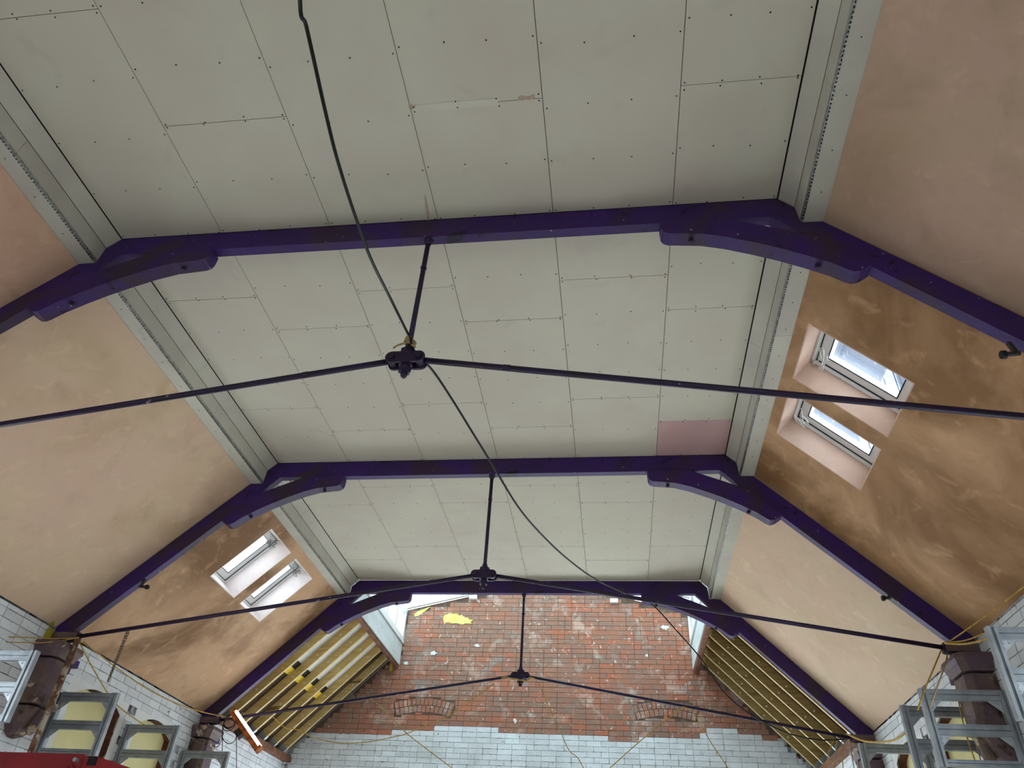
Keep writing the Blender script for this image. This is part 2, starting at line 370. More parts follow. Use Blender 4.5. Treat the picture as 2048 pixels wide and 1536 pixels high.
# ---- rooflights
WN = 0
def rooflight(s, y0, y1, label):
    global WN
    WN += 1
    t0, t1 = TT[s]
    c = sp(s, (t0+t1)/2, SLAB)
    root = empty('window_%d' % WN, (c[0], (y0+y1)/2, c[1]), label, 'window', 'pairs of rooflights', 'structure')
    def panel(ta, tb, ua, ub, d0, d1, name, m_, par=root):
        q = [sp(s, ta, d0), sp(s, tb, d0), sp(s, tb, d1), sp(s, ta, d1)]
        return MB().prism(q, 'y', ua, ub).build(name, m_, par)
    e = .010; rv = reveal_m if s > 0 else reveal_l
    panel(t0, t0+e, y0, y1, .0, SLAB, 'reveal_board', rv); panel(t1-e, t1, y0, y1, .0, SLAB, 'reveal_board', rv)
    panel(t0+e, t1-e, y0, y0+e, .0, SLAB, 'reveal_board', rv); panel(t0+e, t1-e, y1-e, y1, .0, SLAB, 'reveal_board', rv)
    def ring(a, d0, d1, wd, name, m_):
        f = MB()
        for (ta, tb, ua, ub) in ((t0+a, t1-a, y0+a, y0+a+wd), (t0+a, t1-a, y1-a-wd, y1-a), (t0+a, t0+a+wd, y0+a+wd, y1-a-wd), (t1-a-wd, t1-a, y0+a+wd, y1-a-wd)):
            f.prism([sp(s, ta, d0), sp(s, tb, d0), sp(s, tb, d1), sp(s, ta, d1)], 'y', ua, ub)
        return f.build(name, m_, root)
    ring(-.03, SLAB, SLAB+.06, .065, 'frame', pvc)
    ring(.028, SLAB+.022, SLAB+.028, .014, 'gasket', rubber)
    sash = ring(.040, SLAB+.03, SLAB+.085, .085, 'sash', pvc)
    ring(.121, SLAB+.024, SLAB+.0299, .008, 'glazing_bead', rubber)
    panel(t0+.12, t1-.12, y0+.12, y1-.12, SLAB+.06, SLAB+.064, 'pane', glass)
    panel(t0-.03, t1+.03, y0-.03, y1+.03, SLAB+.1, SLAB+.1001, 'pane', glass)
    f = MB(); f.prism([sp(s, t0+.012, SLAB-.02), sp(s, t0+.03, SLAB-.02), sp(s, t0+.03, SLAB-.005), sp(s, t0+.012, SLAB-.005)], 'y', y0+.06, y1-.06)
    f.build('handle_bar', pvc, root)
    # loose control wiring by the top corner on the far side
    k = random.Random(int(y0*100)); P3 = []
    for i in range(16):
        t = t0+.05+k.random()*.12; d = SLAB-.03-k.random()*.07; yy = y1-.05-k.random()*.22
        q = sp(s, t, d); P3.append((q[0], yy, q[1]))
    P3 = [(sp(s, t0+.02, SLAB-.005)[0], y1-.04, sp(s, t0+.02, SLAB-.005)[1])]+P3
    MB().tube(smooth_path(P3, 4), .0035, 5).build('loose_wire', white_wire if s > 0 else grey_wire, root)
    return root
rooflight(1, *SKY_R[0], 'white framed rooflight in the brown right slope, the one nearer the camera')
rooflight(1, *SKY_R[1], 'white framed rooflight in the brown right slope, partly crossed by the tie rod')
rooflight(-1, *SKY_L[0], 'bright white rooflight in the left slope, nearer the second truss')
rooflight(-1, *SKY_L[1], 'bright white rooflight in the left slope, nearer the farthest truss')

# ---- side walls: painted brick with arched, boarded window recesses
WINS = [(7.25, 8.15), (8.52, 9.36)]
def arch_pts(y0, y1, zs, rise, n=10):
    c = (y0+y1)/2; h = (y1-y0)/2; r = (h*h+rise*rise)/(2*rise); zc = zs+rise-r
    a = math.asin(h/r)
    return [(c+r*math.sin(-a+2*a*i/n), zc+r*math.cos(-a+2*a*i/n)) for i in range(n+1)]
ZS, RISE, ZSILL = 3.46, .13, 1.2
def make_wall(s):
    mb = MB(); WT = 3.895
    def outer(u, v, z0):
        mb.prism([(s*(W+.13), z0), (s*(W+.3), z0), (s*(W+.3), 4.35), (s*(W+.185), 4.35), (s*(W+.185), WT), (s*(W+.13), WT)], 'y', u, v)
    cc = YR-.3
    for (a, b) in ADDED_GLAZED:
        outer(cc, a, 0); outer(a, b, ZS+RISE+.01); mb.box(s*(W+.13), s*(W+.3), a, b, 0, ZSILL); cc = b
    outer(cc, Y4+.3, 0)
    c = YR-.3
    for (a, b) in ADDED_GLAZED+WINS:
        mb.box(s*(W+.008), s*(W+.13), c, a, 0, WT); mb.box(s*(W+.008), s*(W+.13), a, b, 0, ZSILL)
        ap = arch_pts(a, b, ZS, RISE)
        for p, q in zip(ap[:-1], ap[1:]):
            mb.prism([p, q, (q[0], WT), (p[0], WT)], 'x', s*(W+.008), s*(W+.13))
        c = b
    mb.box(s*(W+.008), s*(W+.13), c, Y4+.02, 0, WT)
    o = mb.build('wall_'+SIDEW[s], white_mortar)
    tag(o, '%s side wall of white painted brick under the sloping ceiling' % SIDEW[s], 'wall', kind='structure')
    # bricks in courses
    CH, BL = .0825, .243; z = 2.70; row = 0; cand = []
    while z < WT-.01:
        zt = min(z+CH-.008, WT); y = 4.6-(row % 2)*.12
        while y < Y4-.02:
            l = BL if random.random() < .8 else .122
            yb_ = min(y+l-.007, Y4)
            yc, zc = (y+yb_)/2, (z+zt)/2
            hit = any(a-.10 < yc < b+.10 and zc < ZS+RISE+.05 for a, b in ADDED_GLAZED+WINS)
            if not hit and zt-z > .03: cand.append((y, yb_, z, zt))
            y += l
        z += CH; row += 1
    def size(c):
        X, Yp, dz = px_size((s*W, (c[0]+c[1])/2, (c[2]+c[3])/2))
        vis = -60 < X < 2108 and Yp < 1596
        return (0 if vis else 1, dz)
    cand.sort(key=size)
    rest = MB()
    for i, (a, b, z0, z1) in enumerate(cand):
        j = random.uniform(-.003, .002); rn = random.random()
        if i < 300: MB().box(s*(W+j), s*(W+.0075), a, b, z0, z1, rn+.01).build('brick', white_brick, o)
        else: rest.box(s*(W+j), s*(W+.0075), a, b, z0, z1, rn+.01)
    if rest.v: tag(rest.build('brickwork', white_brick, o), kind='stuff')
    MB().box(s*(W+.001), s*(W+.0078), YR, ADDED_GLAZED[0][0]-.01, .0, 2.69).build('bounce_panel', white_wall, o)  # unseen white panels added low on the walls to bounce light
    MB().box(s*(W+.001), s*(W+.0078), ADDED_GLAZED[-1][1]+.01, WINS[0][0]-.01, .0, 2.69).build('bounce_panel', white_wall, o)
    MB().box(s*(W+.001), s*(W+.0078), WINS[-1][1]+.11, Y4, .0, 2.69).build('bounce_panel', white_wall, o)
    # smooth rendered band round the windows
    for (a, b) in WINS:
        ap = arch_pts(a, b, ZS, RISE)
        ban = MB()
        for p, q in zip(ap[:-1], ap[1:]):
            ban.prism([p, q, (q[0], ZS+RISE+.055), (p[0], ZS+RISE+.055)], 'x', s*(W+.001), s*(W+.0078))
        ban.box(s*(W+.001), s*(W+.0078), a-.1, a, 2.4, ZS+RISE+.055); ban.box(s*(W+.001), s*(W+.0078), b, b+.1, 2.4, ZS+RISE+.055)
        ban.build('window_surround', white_wall, o)
    return o
for s in (-1, 1): make_wall(s)
WN0 = WN
for s in (-1, 1):
    for i, (a, b) in enumerate(WINS):
        WN += 1
        root = empty('window_%d' % WN, (s*(W+.1), (a+b)/2, ZSILL), 'arched %s wall window blanked with pale yellow board, %s the second truss' % (SIDEW[s], ('next to', 'farther from')[i]), 'window', 'boarded arched windows', 'structure')
        ap = arch_pts(a+.002, b-.002, ZS, RISE-.002)
        MB().prism([(a+.002, ZSILL+.002)]+ap+[(b-.002, ZSILL+.002)], 'x', s*(W+.10), s*(W+.128)).build('board', yellow_board, root)
        MB().box(s*(W+.02), s*(W+.099), b-.012, b-.001, ZSILL+.01, ZS).build('reveal', brown_reveal, root)
        arcm = MB()
        ap2 = arch_pts(a+.002, b-.002, ZS-.001, RISE)
        for p, q in zip(ap2[4:-1], ap2[5:]): arcm.prism([(p[0], p[1]-.012), (q[0], q[1]-.012), (q[0], q[1]-.002), (p[0], p[1]-.002)], 'x', s*(W+.02), s*(W+.099))
        arcm.build('arch_reveal', brown_reveal, root)

for s in (-1, 1):
    for i, (a, b) in enumerate(ADDED_GLAZED):
        WN += 1
        root = empty('window_%d' % WN, (s*(W+.2), (a+b)/2, ZSILL), 'added arched glazed window in the %s wall, %s from the middle truss' % (SIDEW[s], ('second', 'first')[i]), 'window', 'added glazed arched windows', 'structure')
        ap = arch_pts(a+.002, b-.002, ZS, RISE-.002); f = MB()
        for (u, v, z0, z1) in ((a+.002, a+.06, ZSILL+.002, ZS), (b-.06, b-.002, ZSILL+.002, ZS), ((a+b)/2-.025, (a+b)/2+.025, ZSILL+.06, ZS+RISE-.04), (a+.06, b-.06, ZSILL+.002, ZSILL+.06), (a+.06, b-.06, 2.3, 2.35)):
            f.box(s*(W+.17), s*(W+.22), u, v, z0, z1)
        f.build('frame', pvc, root)
        MB().prism([(a+.002, ZSILL+.002)]+ap+[(b-.002, ZSILL+.002)], 'x', s*(W+.193), s*(W+.197)).build('pane', glass, root)

# ---- rear wall behind the camera, its unseen windows added for light
mb = MB(); c = -W-.01
for x in (-2.1, 2.1):
    mb.box(c, x-.7, YR-.3, YR, 0, 5.9); mb.box(x-.7, x+.7, YR-.3, YR, 0, .6); mb.box(x-.7, x+.7, YR-.3, YR, 3.4, 5.9); c = x+.7
mb.box(c, W+.01, YR-.3, YR, 0, 5.9)
tag(mb.build('wall_rear', rear_m), 'plain painted rear wall behind the camera with two added windows', 'wall', kind='structure')
def plain_window(x, y, wd, z0, z1, label, nb):
    global WN
    WN += 1
    root = empty('window_%d' % WN, (x, y, z0), label, 'window', kind='structure')
    f = MB(); t = .06
    f.box(x-wd/2, x+wd/2, y-.03, y+.03, z0, z0+t); f.box(x-wd/2, x+wd/2, y-.03, y+.03, z1-t, z1)
    for i in range(nb+1):
        xx = x-wd/2+t/2+(wd-t)*i/nb; f.box(xx-t/2, xx+t/2, y-.03, y+.03, z0+t, z1-t)
    f.build('frame', pvc, root)
    for i in range(nb):
        a = x-wd/2+t/2+(wd-t)*i/nb+t/2; b_ = x-wd/2+t/2+(wd-t)*(i+1)/nb-t/2
        MB().box(a, b_, y-.003, y+.003, z0+t, z1-t).build('pane', glass, root)
for x in (-2.1, 2.1): plain_window(x, YR-.15, 1.4, .6, 3.4, 'added white window in the rear wall, %s of the camera' % ('left' if x < 0 else 'right'), 2)

# ---- end gable wall: red brick above, white paint below, daylight windows under the frame
EW = [(-2.75, 2.5), (0, 2.5), (2.75, 2.5)]
PAINT = [(-4.3, 4.36), (-3.7, 4.385), (-3.3, 4.40), (-2.9, 4.37), (-2.5, 4.46), (-1.88, 4.48), (-1.86, 4.53), (-1.0, 4.56), (-.72, 4.56), (-.70, 4.46), (-.2, 4.44), (.4, 4.42), (.42, 4.44), (1.4, 4.40), (2.1, 4.43), (2.58, 4.44), (2.6, 4.65), (3.05, 4.62), (3.07, 4.56), (3.6, 4.50), (4.3, 4.5)]
def paint_z(x):
    for p, q in zip(PAINT[:-1], PAINT[1:]):
        if p[0] <= x <= q[0]: return p[1]+(q[1]-p[1])*(x-p[0])/max(1e-6, q[0]-p[0])
    return 4.4
GY = Y4+.006
def gable_top(x):
    x = abs(x)
    if x > 2.60: return PD[1]+sdz/sdx*(x-PD[0])+.14
    return 7.13-(x/2.6)*.61
mb = MB()
up = [(-4.3, 3.9), (-2.62, 5.72), (-2.62, 6.53), (0, 7.14), (2.62, 6.53), (2.62, 5.72), (4.3, 3.9)]
mb.prism([(p[0], p[1]) for p in PAINT]+[(4.3, 3.98), (2.8, 5.55), (2.62, 5.72), (2.62, 6.53), (0, 7.14), (-2.62, 6.53), (-2.62, 5.72), (-2.8, 5.55), (-4.3, 3.98)] if False else
         [(-2.6, 4.40)]+[p for p in PAINT if -2.6 < p[0] < 2.6]+[(2.6, 4.44), (2.6, 6.53), (0, 7.14), (-2.6, 6.53)], 'y', GY, Y4+.3)
mb.prism([(-2.6, 4.40), (-2.6, 5.78), (-3.75, 4.62), (-3.98, 4.385)], 'y', GY, Y4+.3)
mb.prism([(2.6, 4.64), (3.05, 4.62), (3.6, 4.50), (3.86, 4.5), (2.6, 5.78)], 'y', GY, Y4+.3)
we = mb.build('wall_end', mortar_m)
tag(we, 'end gable wall of red brick with white painted lower courses', 'wall', kind='structure')
mb = MB()
mb.prism([(-4.3, 3.7), (4.3, 3.7), (4.3, 4.06), (3.86, 4.5), (3.6, 4.50), (3.05, 4.62), (2.6, 4.64), (2.6, 4.44)]+[p for p in PAINT if -2.6 < p[0] < 2.6][::-1]+[(-2.6, 4.40), (-3.98, 4.385), (-4.3, 4.06)], 'y', GY, Y4+.3)
c = -4.3
for (x, wd) in EW:
    mb.box(c, x-wd/2, GY, Y4+.3, 0, 3.7); mb.box(x-wd/2, x+wd/2, GY, Y4+.3, 0, .6); mb.box(x-wd/2, x+wd/2, GY, Y4+.3, 3.4, 3.7); c = x+wd/2
mb.box(c, 4.3, GY, Y4+.3, 0, 3.7)
mb.build('painted_base', white_mortar, we)
for k, (x, wd) in enumerate(EW): plain_window(x, Y4+.15, wd, .6, 3.4, 'tall white window low in the end wall, %s of three' % ('leftmost', 'middle', 'rightmost')[k], 2)
# bricks of the gable, with two relieving arches
ARCH = [(-2.03, 4.685), (2.06, 4.72)]; AH, ARISE = .47, .07
AR = (AH*AH+ARISE*ARISE)/(2*ARISE)
def in_arch(x, z, pad=0.):
    for (ax, az) in ARCH:
        zc = az+ARISE-AR; d = math.hypot(x-ax, z-zc)
        ang = math.atan2(x-ax, z-zc)
        if AR-.004-pad < d < AR+.222+pad and abs(ang) < math.asin(AH/AR)+.004+pad: return True
    return False
cand = []
CH, BL = .0825, .243; z = 3.72; row = 0
while z < 7.1:
    x = -4.36-(row % 2)*.12
    while x < 4.3:
        l = BL if random.random() < .74 else .122
        a, b = x+.004, x+l-.004
        zt = z+CH-.007
        a2, b2 = max(a, -4.29), min(b, 4.29)
        ok = b2-a2 > .05
        if ok:
            lim = lambda xx: gable_top(xx)-.03
            while a2 < b2-.05 and zt > lim(a2) and a2 < 0: a2 += .02
            while a2 < b2-.05 and zt > lim(b2) and b2 > 0: b2 -= .02
            ok = b2-a2 > .055 and zt < lim((a2+b2)/2)
        if ok and any(in_arch(a2+(b2-a2)*f, zz) for f in (0, .25, .5, .75, 1) for zz in (z, (z+zt)/2, zt)):
            ok = False; n = 8; st = (b2-a2)/n; run = None          # cut bricks against the arch
            for k in range(n+1):
                good = k < n and not any(in_arch(a2+st*(k+f), zz) for f in (0, .5, 1) for zz in (z, (z+zt)/2, zt))
                if good and run is None: run = k
                if not good and run is not None:
                    if (k-run)*st > .025: cand.append(('r', a2+run*st, a2+k*st-.002, z, zt))
                    run = None
            for zz0, zz1 in ((z, z+.034), (z+.04, zt)):
                if not any(in_arch(a2+(b2-a2)*f, q_) for f in (0, .25, .5, .75, 1) for q_ in (zz0, zz1)): cand.append(('r', a2, b2, zz0, zz1))
        if ok: cand.append(('r', a2, b2, z, zt))
        x += l
    z += CH; row += 1
for (ax, az) in ARCH:
    zc = az+ARISE-AR
    for ring in (0, 1):
        r1 = AR+ring*.115; n = 13+ring; am = math.asin(AH/AR)
        for i in range(n):
            cand.append(('a', ax, zc, r1, -am+2*am*i/n+.006/AR, -am+2*am*(i+1)/n-.006/AR))
def brick_c(c):
    if c[0] == 'r': return ((c[1]+c[2])/2, (c[3]+c[4])/2)
    return (c[1]+c[3]*math.sin((c[4]+c[5])/2), c[2]+c[3]*math.cos((c[4]+c[5])/2))
def brick_key(c):
    x, z = brick_c(c); X, Yp, dz = px_size((x, Y4, z))
    big = 1 if c[0] == 'a' else (0 if c[2]-c[1] > .2 else 1)
    return (0 if (0 < X < 2048 and Yp < 1545) else 1, big if z < 5 else 0, dz)
cand.sort(key=brick_key)
rest = {id(brick_m): MB(), id(white_brick): MB()}
for i, c in enumerate(cand):
    x, z = brick_c(c); wm = white_brick if z < paint_z(x)+random.uniform(-.025, .025) else brick_m
    j = random.uniform(-.003, .002); rn = random.random()*.98+.01
    t = MB() if i < 300 else rest[id(wm)]
    if c[0] == 'r': t.box(c[1], c[2], Y4+j, GY-.0005, c[3], c[4], rn)
    else:
        q = [(c[1]+rr*math.sin(a), c[2]+rr*math.cos(a)) for rr, a in ((c[3], c[4]), (c[3]+.104, c[4]), (c[3]+.104, c[5]), (c[3], c[5]))]
        t.prism(q, 'y', Y4+j, GY-.0005, rn)
    if i < 300: t.build('brick', wm, we)
for k, mm in ((id(brick_m), brick_m), (id(white_brick), white_brick)):
    if rest[k].v: tag(rest[k].build('brickwork', mm, we), kind='stuff')
# lime yellow paint patches on the gable
def patch(pts, name='paint_patch', m_=lime):
    MB().prism([(atY(x, y, Y4-.006).x, atY(x, y, Y4-.006).z) for x, y in pts], 'y', Y4-.006, Y4-.0035).build(name, m_, we)
patch([(886, 1238), (889, 1230), (894, 1229), (900, 1226), (908, 1228), (913, 1227), (918, 1231), (924, 1230), (929, 1235), (936, 1235), (938, 1239), (946, 1240), (941, 1244), (944, 1247), (930, 1247), (925, 1249), (912, 1246), (905, 1247), (896, 1244), (889, 1246)])
patch([(828, 1229), (836, 1222), (850, 1217), (862, 1213), (850, 1222), (838, 1231), (830, 1233)])
for (x, y, rx, ry) in ((954, 1291, 7, 4), (1293, 1311, 4, 4), (1332, 1254, 12, 6), (1030, 1441, 4, 7), (866, 1306, 9, 5), (812, 1326, 6, 5)):
    k = random.Random(x)
    patch([(x+rx*math.cos(a*.393)*k.uniform(.4, 1.1), y+ry*math.sin(a*.393)*k.uniform(.4, 1.1)) for a in range(16)], 'plaster_patch', white_wall)

# ================================================================== LANTERN over the end bay
LB = Y3+.10
lan = empty('window_%d' % (WN+1), (0, (LB+Y4)/2, 5.5), 'white framed glazed roof lantern over the end bay in front of the brick gable', 'window', kind='structure'); WN += 1
for s in (-1, 1):
    def bx(x0, x1, z0, z1, name, m_, y0=LB, y1=Y4-.006):
        return MB().box(s*x0, s*x1, y0, y1, z0, z1).build(name, m_, lan)
    bx(2.585, 2.64, 5.47, 5.53, 'lath', old_wood)
    bx(2.565, 2.60, 5.53, 5.70, 'curb_board', lant_board); bx(2.570, 2.60, 5.704, 5.90, 'curb_board', lant_board)
    bx(2.60, 2.68, 5.53, 5.92, 'curb_core', old_wood)
    bx(2.545, 2.68, 5.91, 5.955, 'sill', pvc); bx(2.575, 2.68, 5.901, 5.909, 'shadow_gap', rubber); bx(2.572, 2.60, 5.7005, 5.7035, 'shadow_gap', rubber)
    bx(2.56, 2.64, 5.96, 6.02, 'rail', pvc); bx(2.56, 2.64, 6.46, 6.54, 'rail', pvc)
    n = 5; step = (Y4-.006-LB-.06)/n
    for i in range(n+1):
        y = LB+.03+step*i
        MB().box(s*2.56, s*2.64, y-.03, y+.03, 6.02, 6.46).build('mullion', pvc, lan)
        g = MB(); g.box(s*2.5575, s*2.5595, y-.032, y-.027, 6.02, 6.46); g.box(s*2.5575, s*2.5595, y+.027, y+.032, 6.02, 6.46)
        tag(g.build('gaskets', grey_wire, lan), kind='stuff')
        if i < n: MB().box(s*2.597, s*2.603, y+.03, y+step-.03, 6.02, 6.46).build('pane', glass_dimmed, lan)
    # pitched glazing
    ez, rz = 6.56, 7.16
    for i in range(n+1):
        y = LB+.03+step*i
        MB().prism([(s*2.64, ez-.03), (s*.03, rz-.03), (s*.03, rz+.03), (s*2.64, ez+.03)], 'y', y-.025, y+.025).build('glazing_bar', pvc, lan)
        MB().prism([(s*2.60, ez-.033), (s*.03, rz-.036), (s*.03, rz-.031), (s*2.60, ez-.029)], 'y', y-.006, y+.006).build('gasket', grey_wire, lan)
        if i < n:
            MB().prism([(s*2.62, ez-.004), (s*.03, rz-.008), (s*.03, rz), (s*2.62, ez+.004)], 'y', y+.025, y+step-.025).build('pane', glass_dimmed, lan)
MB().box(-.03, .03, LB, Y4-.006, 7.10, 7.22).build('ridge', pvc, lan)
MB().prism([(-2.68, 5.80), (2.68, 5.80), (2.68, 6.53), (0, 7.12), (-2.68, 6.53)], 'y', Y3+.06, LB-.002).build('bulkhead', board_wall, lan)
for (x, y) in ((947, 1194), (1228, 1201)):
    p = atY(x, y, Y4-.03); MB().box(p.x-.07, p.x+.07, Y4-.08, Y4-.004, p.z-.05, p.z+.02).build('fixing_block', pvc, lan)

# ---- exposed timber rafters of the end bay
RY = [10.09+.428*k for k in range(7)]
for s in (-1, 1):
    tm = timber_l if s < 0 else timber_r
    root = empty('rafter_roof', (s*4.2, (Y3+Y4)/2, 3.95), 'bare greenish timber rafters of the end bay, %s side' % SIDEW[s], 'roof', 'exposed rafter slopes', 'structure')
    t_top, t_bot = -.06, SLEN-.10
    for k, y in enumerate(RY):
        q = [sp(s, t_top, .01), sp(s, t_bot, .01), sp(s, t_bot+.1, .16), sp(s, t_top, .16)]
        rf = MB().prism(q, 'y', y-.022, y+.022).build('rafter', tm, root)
        q = [sp(s, t_top, .006), sp(s, t_bot, .006), sp(s, t_bot, .0098), sp(s, t_top, .0098)]
        MB().prism(q, 'y', y-.022, y+.022).build('pale_edge', timber_edge, rf)  # paler strip along the underside of the rafter
        sc = MB()
        for t in (.28, .72, 1.18, 1.62):
            a = sp(s, t+.05*math.sin(k), .06)
            sc.cyl((a[0], y-.0225, a[1]), (a[0], y-.028, a[1]), .013, 8)
        tag(sc.build('screw_heads', screw_w, rf), kind='stuff')
        h = MB(); a = sp(s, t_bot-.03, .07)
        h.obox((a[0], y-.025, a[1]), (s*SD[0], 0, SD[1]), (0, 1, 0), (s*SN[0], 0, SN[1]), .05, .002, .055)
        h.obox((a[0], y+.025, a[1]), (s*SD[0], 0, SD[1]), (0, 1, 0), (s*SN[0], 0, SN[1]), .05, .002, .055)
        b_ = sp(s, t_bot-.03, .003); h.obox((b_[0], y, b_[1]), (s*SD[0], 0, SD[1]), (0, 1, 0), (s*SN[0], 0, SN[1]), .05, .027, .002)
        for i in range(4):
            c = sp(s, t_bot-.06+.05*(i % 2), .04+.05*(i//2)); h.cyl((c[0], y-.027, c[1]), (c[0], y-.031, c[1]), .006, 6)
        h.build('joist_hanger', galv, rf)
    # sarking behind the rafters
    edges = [Y3+.085]+RY+[Y4-.004]
    for g in range(len(edges)-1):
        u, v = edges[g]+.024, edges[g+1]-.024
        def lay(ta, tb, d0, d1, name, m_): MB().prism([sp(s, ta, d0), sp(s, tb, d0), sp(s, tb, d1), sp(s, ta, d1)], 'y', u, v).build(name, m_, root)
        if s < 0 and g < 6:
            lay(-.06, 1.02, .13, .155, 'underlay_board', underlay); lay(1.02, 1.14, .125, .155, 'spacer', rubber); lay(1.14, 1.26, .12, .155, 'insulation_strip', yellow_ins)
            lay(1.26, SLEN+.1, .13, .155, 'underlay_board', dark_underlay)
        else:
            lay(-.06, SLEN+.1, .12, .155, 'underlay_board', dark_underlay)
    MB().prism([sp(s, -.12, .161), sp(s, SLEN+.3, .161), sp(s, SLEN+.3, .26), sp(s, -.12, .26)], 'y', Y3+.0, Y4+.3).build('roof_deck', dark_underlay, root)
    MB().box(s*(W-.10), s*(W+.10), Y3+.15, Y4-.006, 3.90, 3.985).build('wall_plate', old_wood, root)

# ================================================================== TRUSSES
def truss(y, first=None):
    org = Vector((0, y, 3.8)); T = .075
    root = empty('roof_truss', org, '', 'truss', 'purple roof trusses')
    if first is not None:
        for ch in list(first.children):
            c = ch.copy(); COL.objects.link(c); c.parent = root; c.matrix_parent_inverse = Matrix.Identity(4); c.location = ch.location - Vector((0, 0, 0))
            for g in ch.children:
                d = g.copy(); COL.objects.link(d); d.parent = c; d.matrix_parent_inverse = Matrix.Identity(4)
        return root
    def part(mb, name, m_, par=root, smooth=False):
        me = mb.build(name, m_, smooth=smooth, origin=org, mesh_only=True)
        o = bpy.data.objects.new(name, me); COL.objects.link(o); o.parent = par; return o
    z0 = 5.612; y0, y1 = y, y+T
    part(MB().prism([(-2.375, z0), (2.375, z0), (2.545, 5.70), (2.452, 5.795), (-2.452, 5.795), (-2.545, 5.70)], 'y', y0, y1), 'collar_beam', purple)
    for s in (-1, 1):
        # rafter
        top = [(2.547, 5.698), (2.557, 5.535), (2.70, 5.533), (4.285, 3.918)]
        bot = [(4.285, 3.72), (4.05, 3.92), (2.375, z0)]
        rf = part(MB().prism([(s*a, b_) for a, b_ in top+bot], 'y', y0, y1), 'rafter', purple)
        # curved brace
        low = [(1.64, 5.61), (1.645, 5.53), (1.66, 5.50), (1.69, 5.483), (1.76, 5.476), (1.91, 5.46), (2.062, 5.415), (2.25, 5.338), (2.395, 5.270), (2.536, 5.194), (2.674, 5.110), (2.755, 5.045), (2.785, 5.03), (2.82, 5.032), (2.85, 5.048), (2.905, 5.086)]
        inner = [(2.62, 5.369), (2.52, 5.418), (2.36, 5.487), (2.2, 5.553), (2.06, 5.61)]
        br = part(MB().prism([(s*a, b_) for a, b_ in low+inner], 'y', y0-.016, y1+.018), 'curved_brace', purple)
        for (a, b_) in ((1.84, 5.462), (2.60, 5.150)):
            part(MB().tube([(s*a, y+T/2, b_+.01), (s*a, y+T/2, b_-.022)], .016, 6), 'bolt', iron, br)
        # tie rod
        e = (s*4.05, y+T/2, 3.835); st = (s*.10, y+T/2, 4.482)
        tr = part(MB().cyl(st, e, .0195, 10), 'tie_rod', iron, smooth=True)
        part(MB().obox((s*4.09, y+T/2, 3.825), (s, 0, -.16), (0, 1, 0), (.16*s, 0, 1), .07, .03, .04), 'end_shackle', iron, tr)
        t_ = part(MB().cyl((s*.62, y+T/2, 4.398), (s*.66, y+T/2, 4.3915), .021, 10), 'coupling', iron, tr)
        part(MB().obox((s*4.16, y+T/2, 3.83), (1, 0, 0), (0, 1, 0), (0, 0, 1), .125, .05, .035), 'rafter_shoe', rust_purple, rf)
    yc = y+T/2
    kr = part(MB().cyl((0, yc, 4.50), (0, yc, 5.62), .018, 10), 'king_rod', iron, smooth=True)
    part(MB().tube([(0, yc, 5.575), (0, yc, 5.60), (0, yc, 5.614)], [.022, .034, .036], 10), 'top_collar', iron, kr)
    part(MB().cyl((0, yc, 5.32), (0, yc, 5.33), .023, 10), 'band', iron, kr)
    # junction bracket: two rounded cheek plates, bolts, socket, finial
    jb = MB()
    for d in (-.045, .030):
        pl = []
        for k in range(9): a = -math.pi/2+math.pi*k/8; pl.append((.085+.042*math.cos(a), 4.483+.042*math.sin(a)))
        for k in range(9): a = math.pi/2+math.pi*k/8; pl.append((-.085+.042*math.cos(a), 4.483+.042*math.sin(a)))
        jb.prism(pl, 'y', yc+d, yc+d+.015)
    bk = part(jb, 'junction_plate', iron)
    part(MB().tube([(0, yc, 4.44), (0, yc, 4.525), (0, yc, 4.53), (0, yc, 4.56), (0, yc, 4.565), (0, yc, 4.60)], [.045, .045, .05, .05, .028, .024], 8), 'socket', iron)
    part(MB().tube([(0, yc, 4.45), (0, yc, 4.425), (0, yc, 4.424), (0, yc, 4.39), (0, yc, 4.385), (0, yc, 4.36), (0, yc, 4.345)], [.03, .032, .04, .04, .024, .022, .010], 6), 'finial_nut', iron)
    for s in (-1, 1):
        part(MB().tube([(s*.085, yc-.062, 4.483), (s*.085, yc+.062, 4.483)], .022, 6), 'bolt', iron, bk)
        part(MB().tube([(s*.085, yc-.028, 4.483), (s*.085, yc+.028, 4.483)], .034, 12), 'rod_eye', iron, bk)
    return root
t1 = truss(Y1); tag(t1, 'purple painted roof truss nearest the camera, with a black cable tied to its king rod')
t2 = truss(Y2, t1); tag(t2, 'purple painted roof truss in the middle of the three')
t3 = truss(Y3, t1); tag(t3, 'purple painted roof truss farthest away, in front of the brick gable')

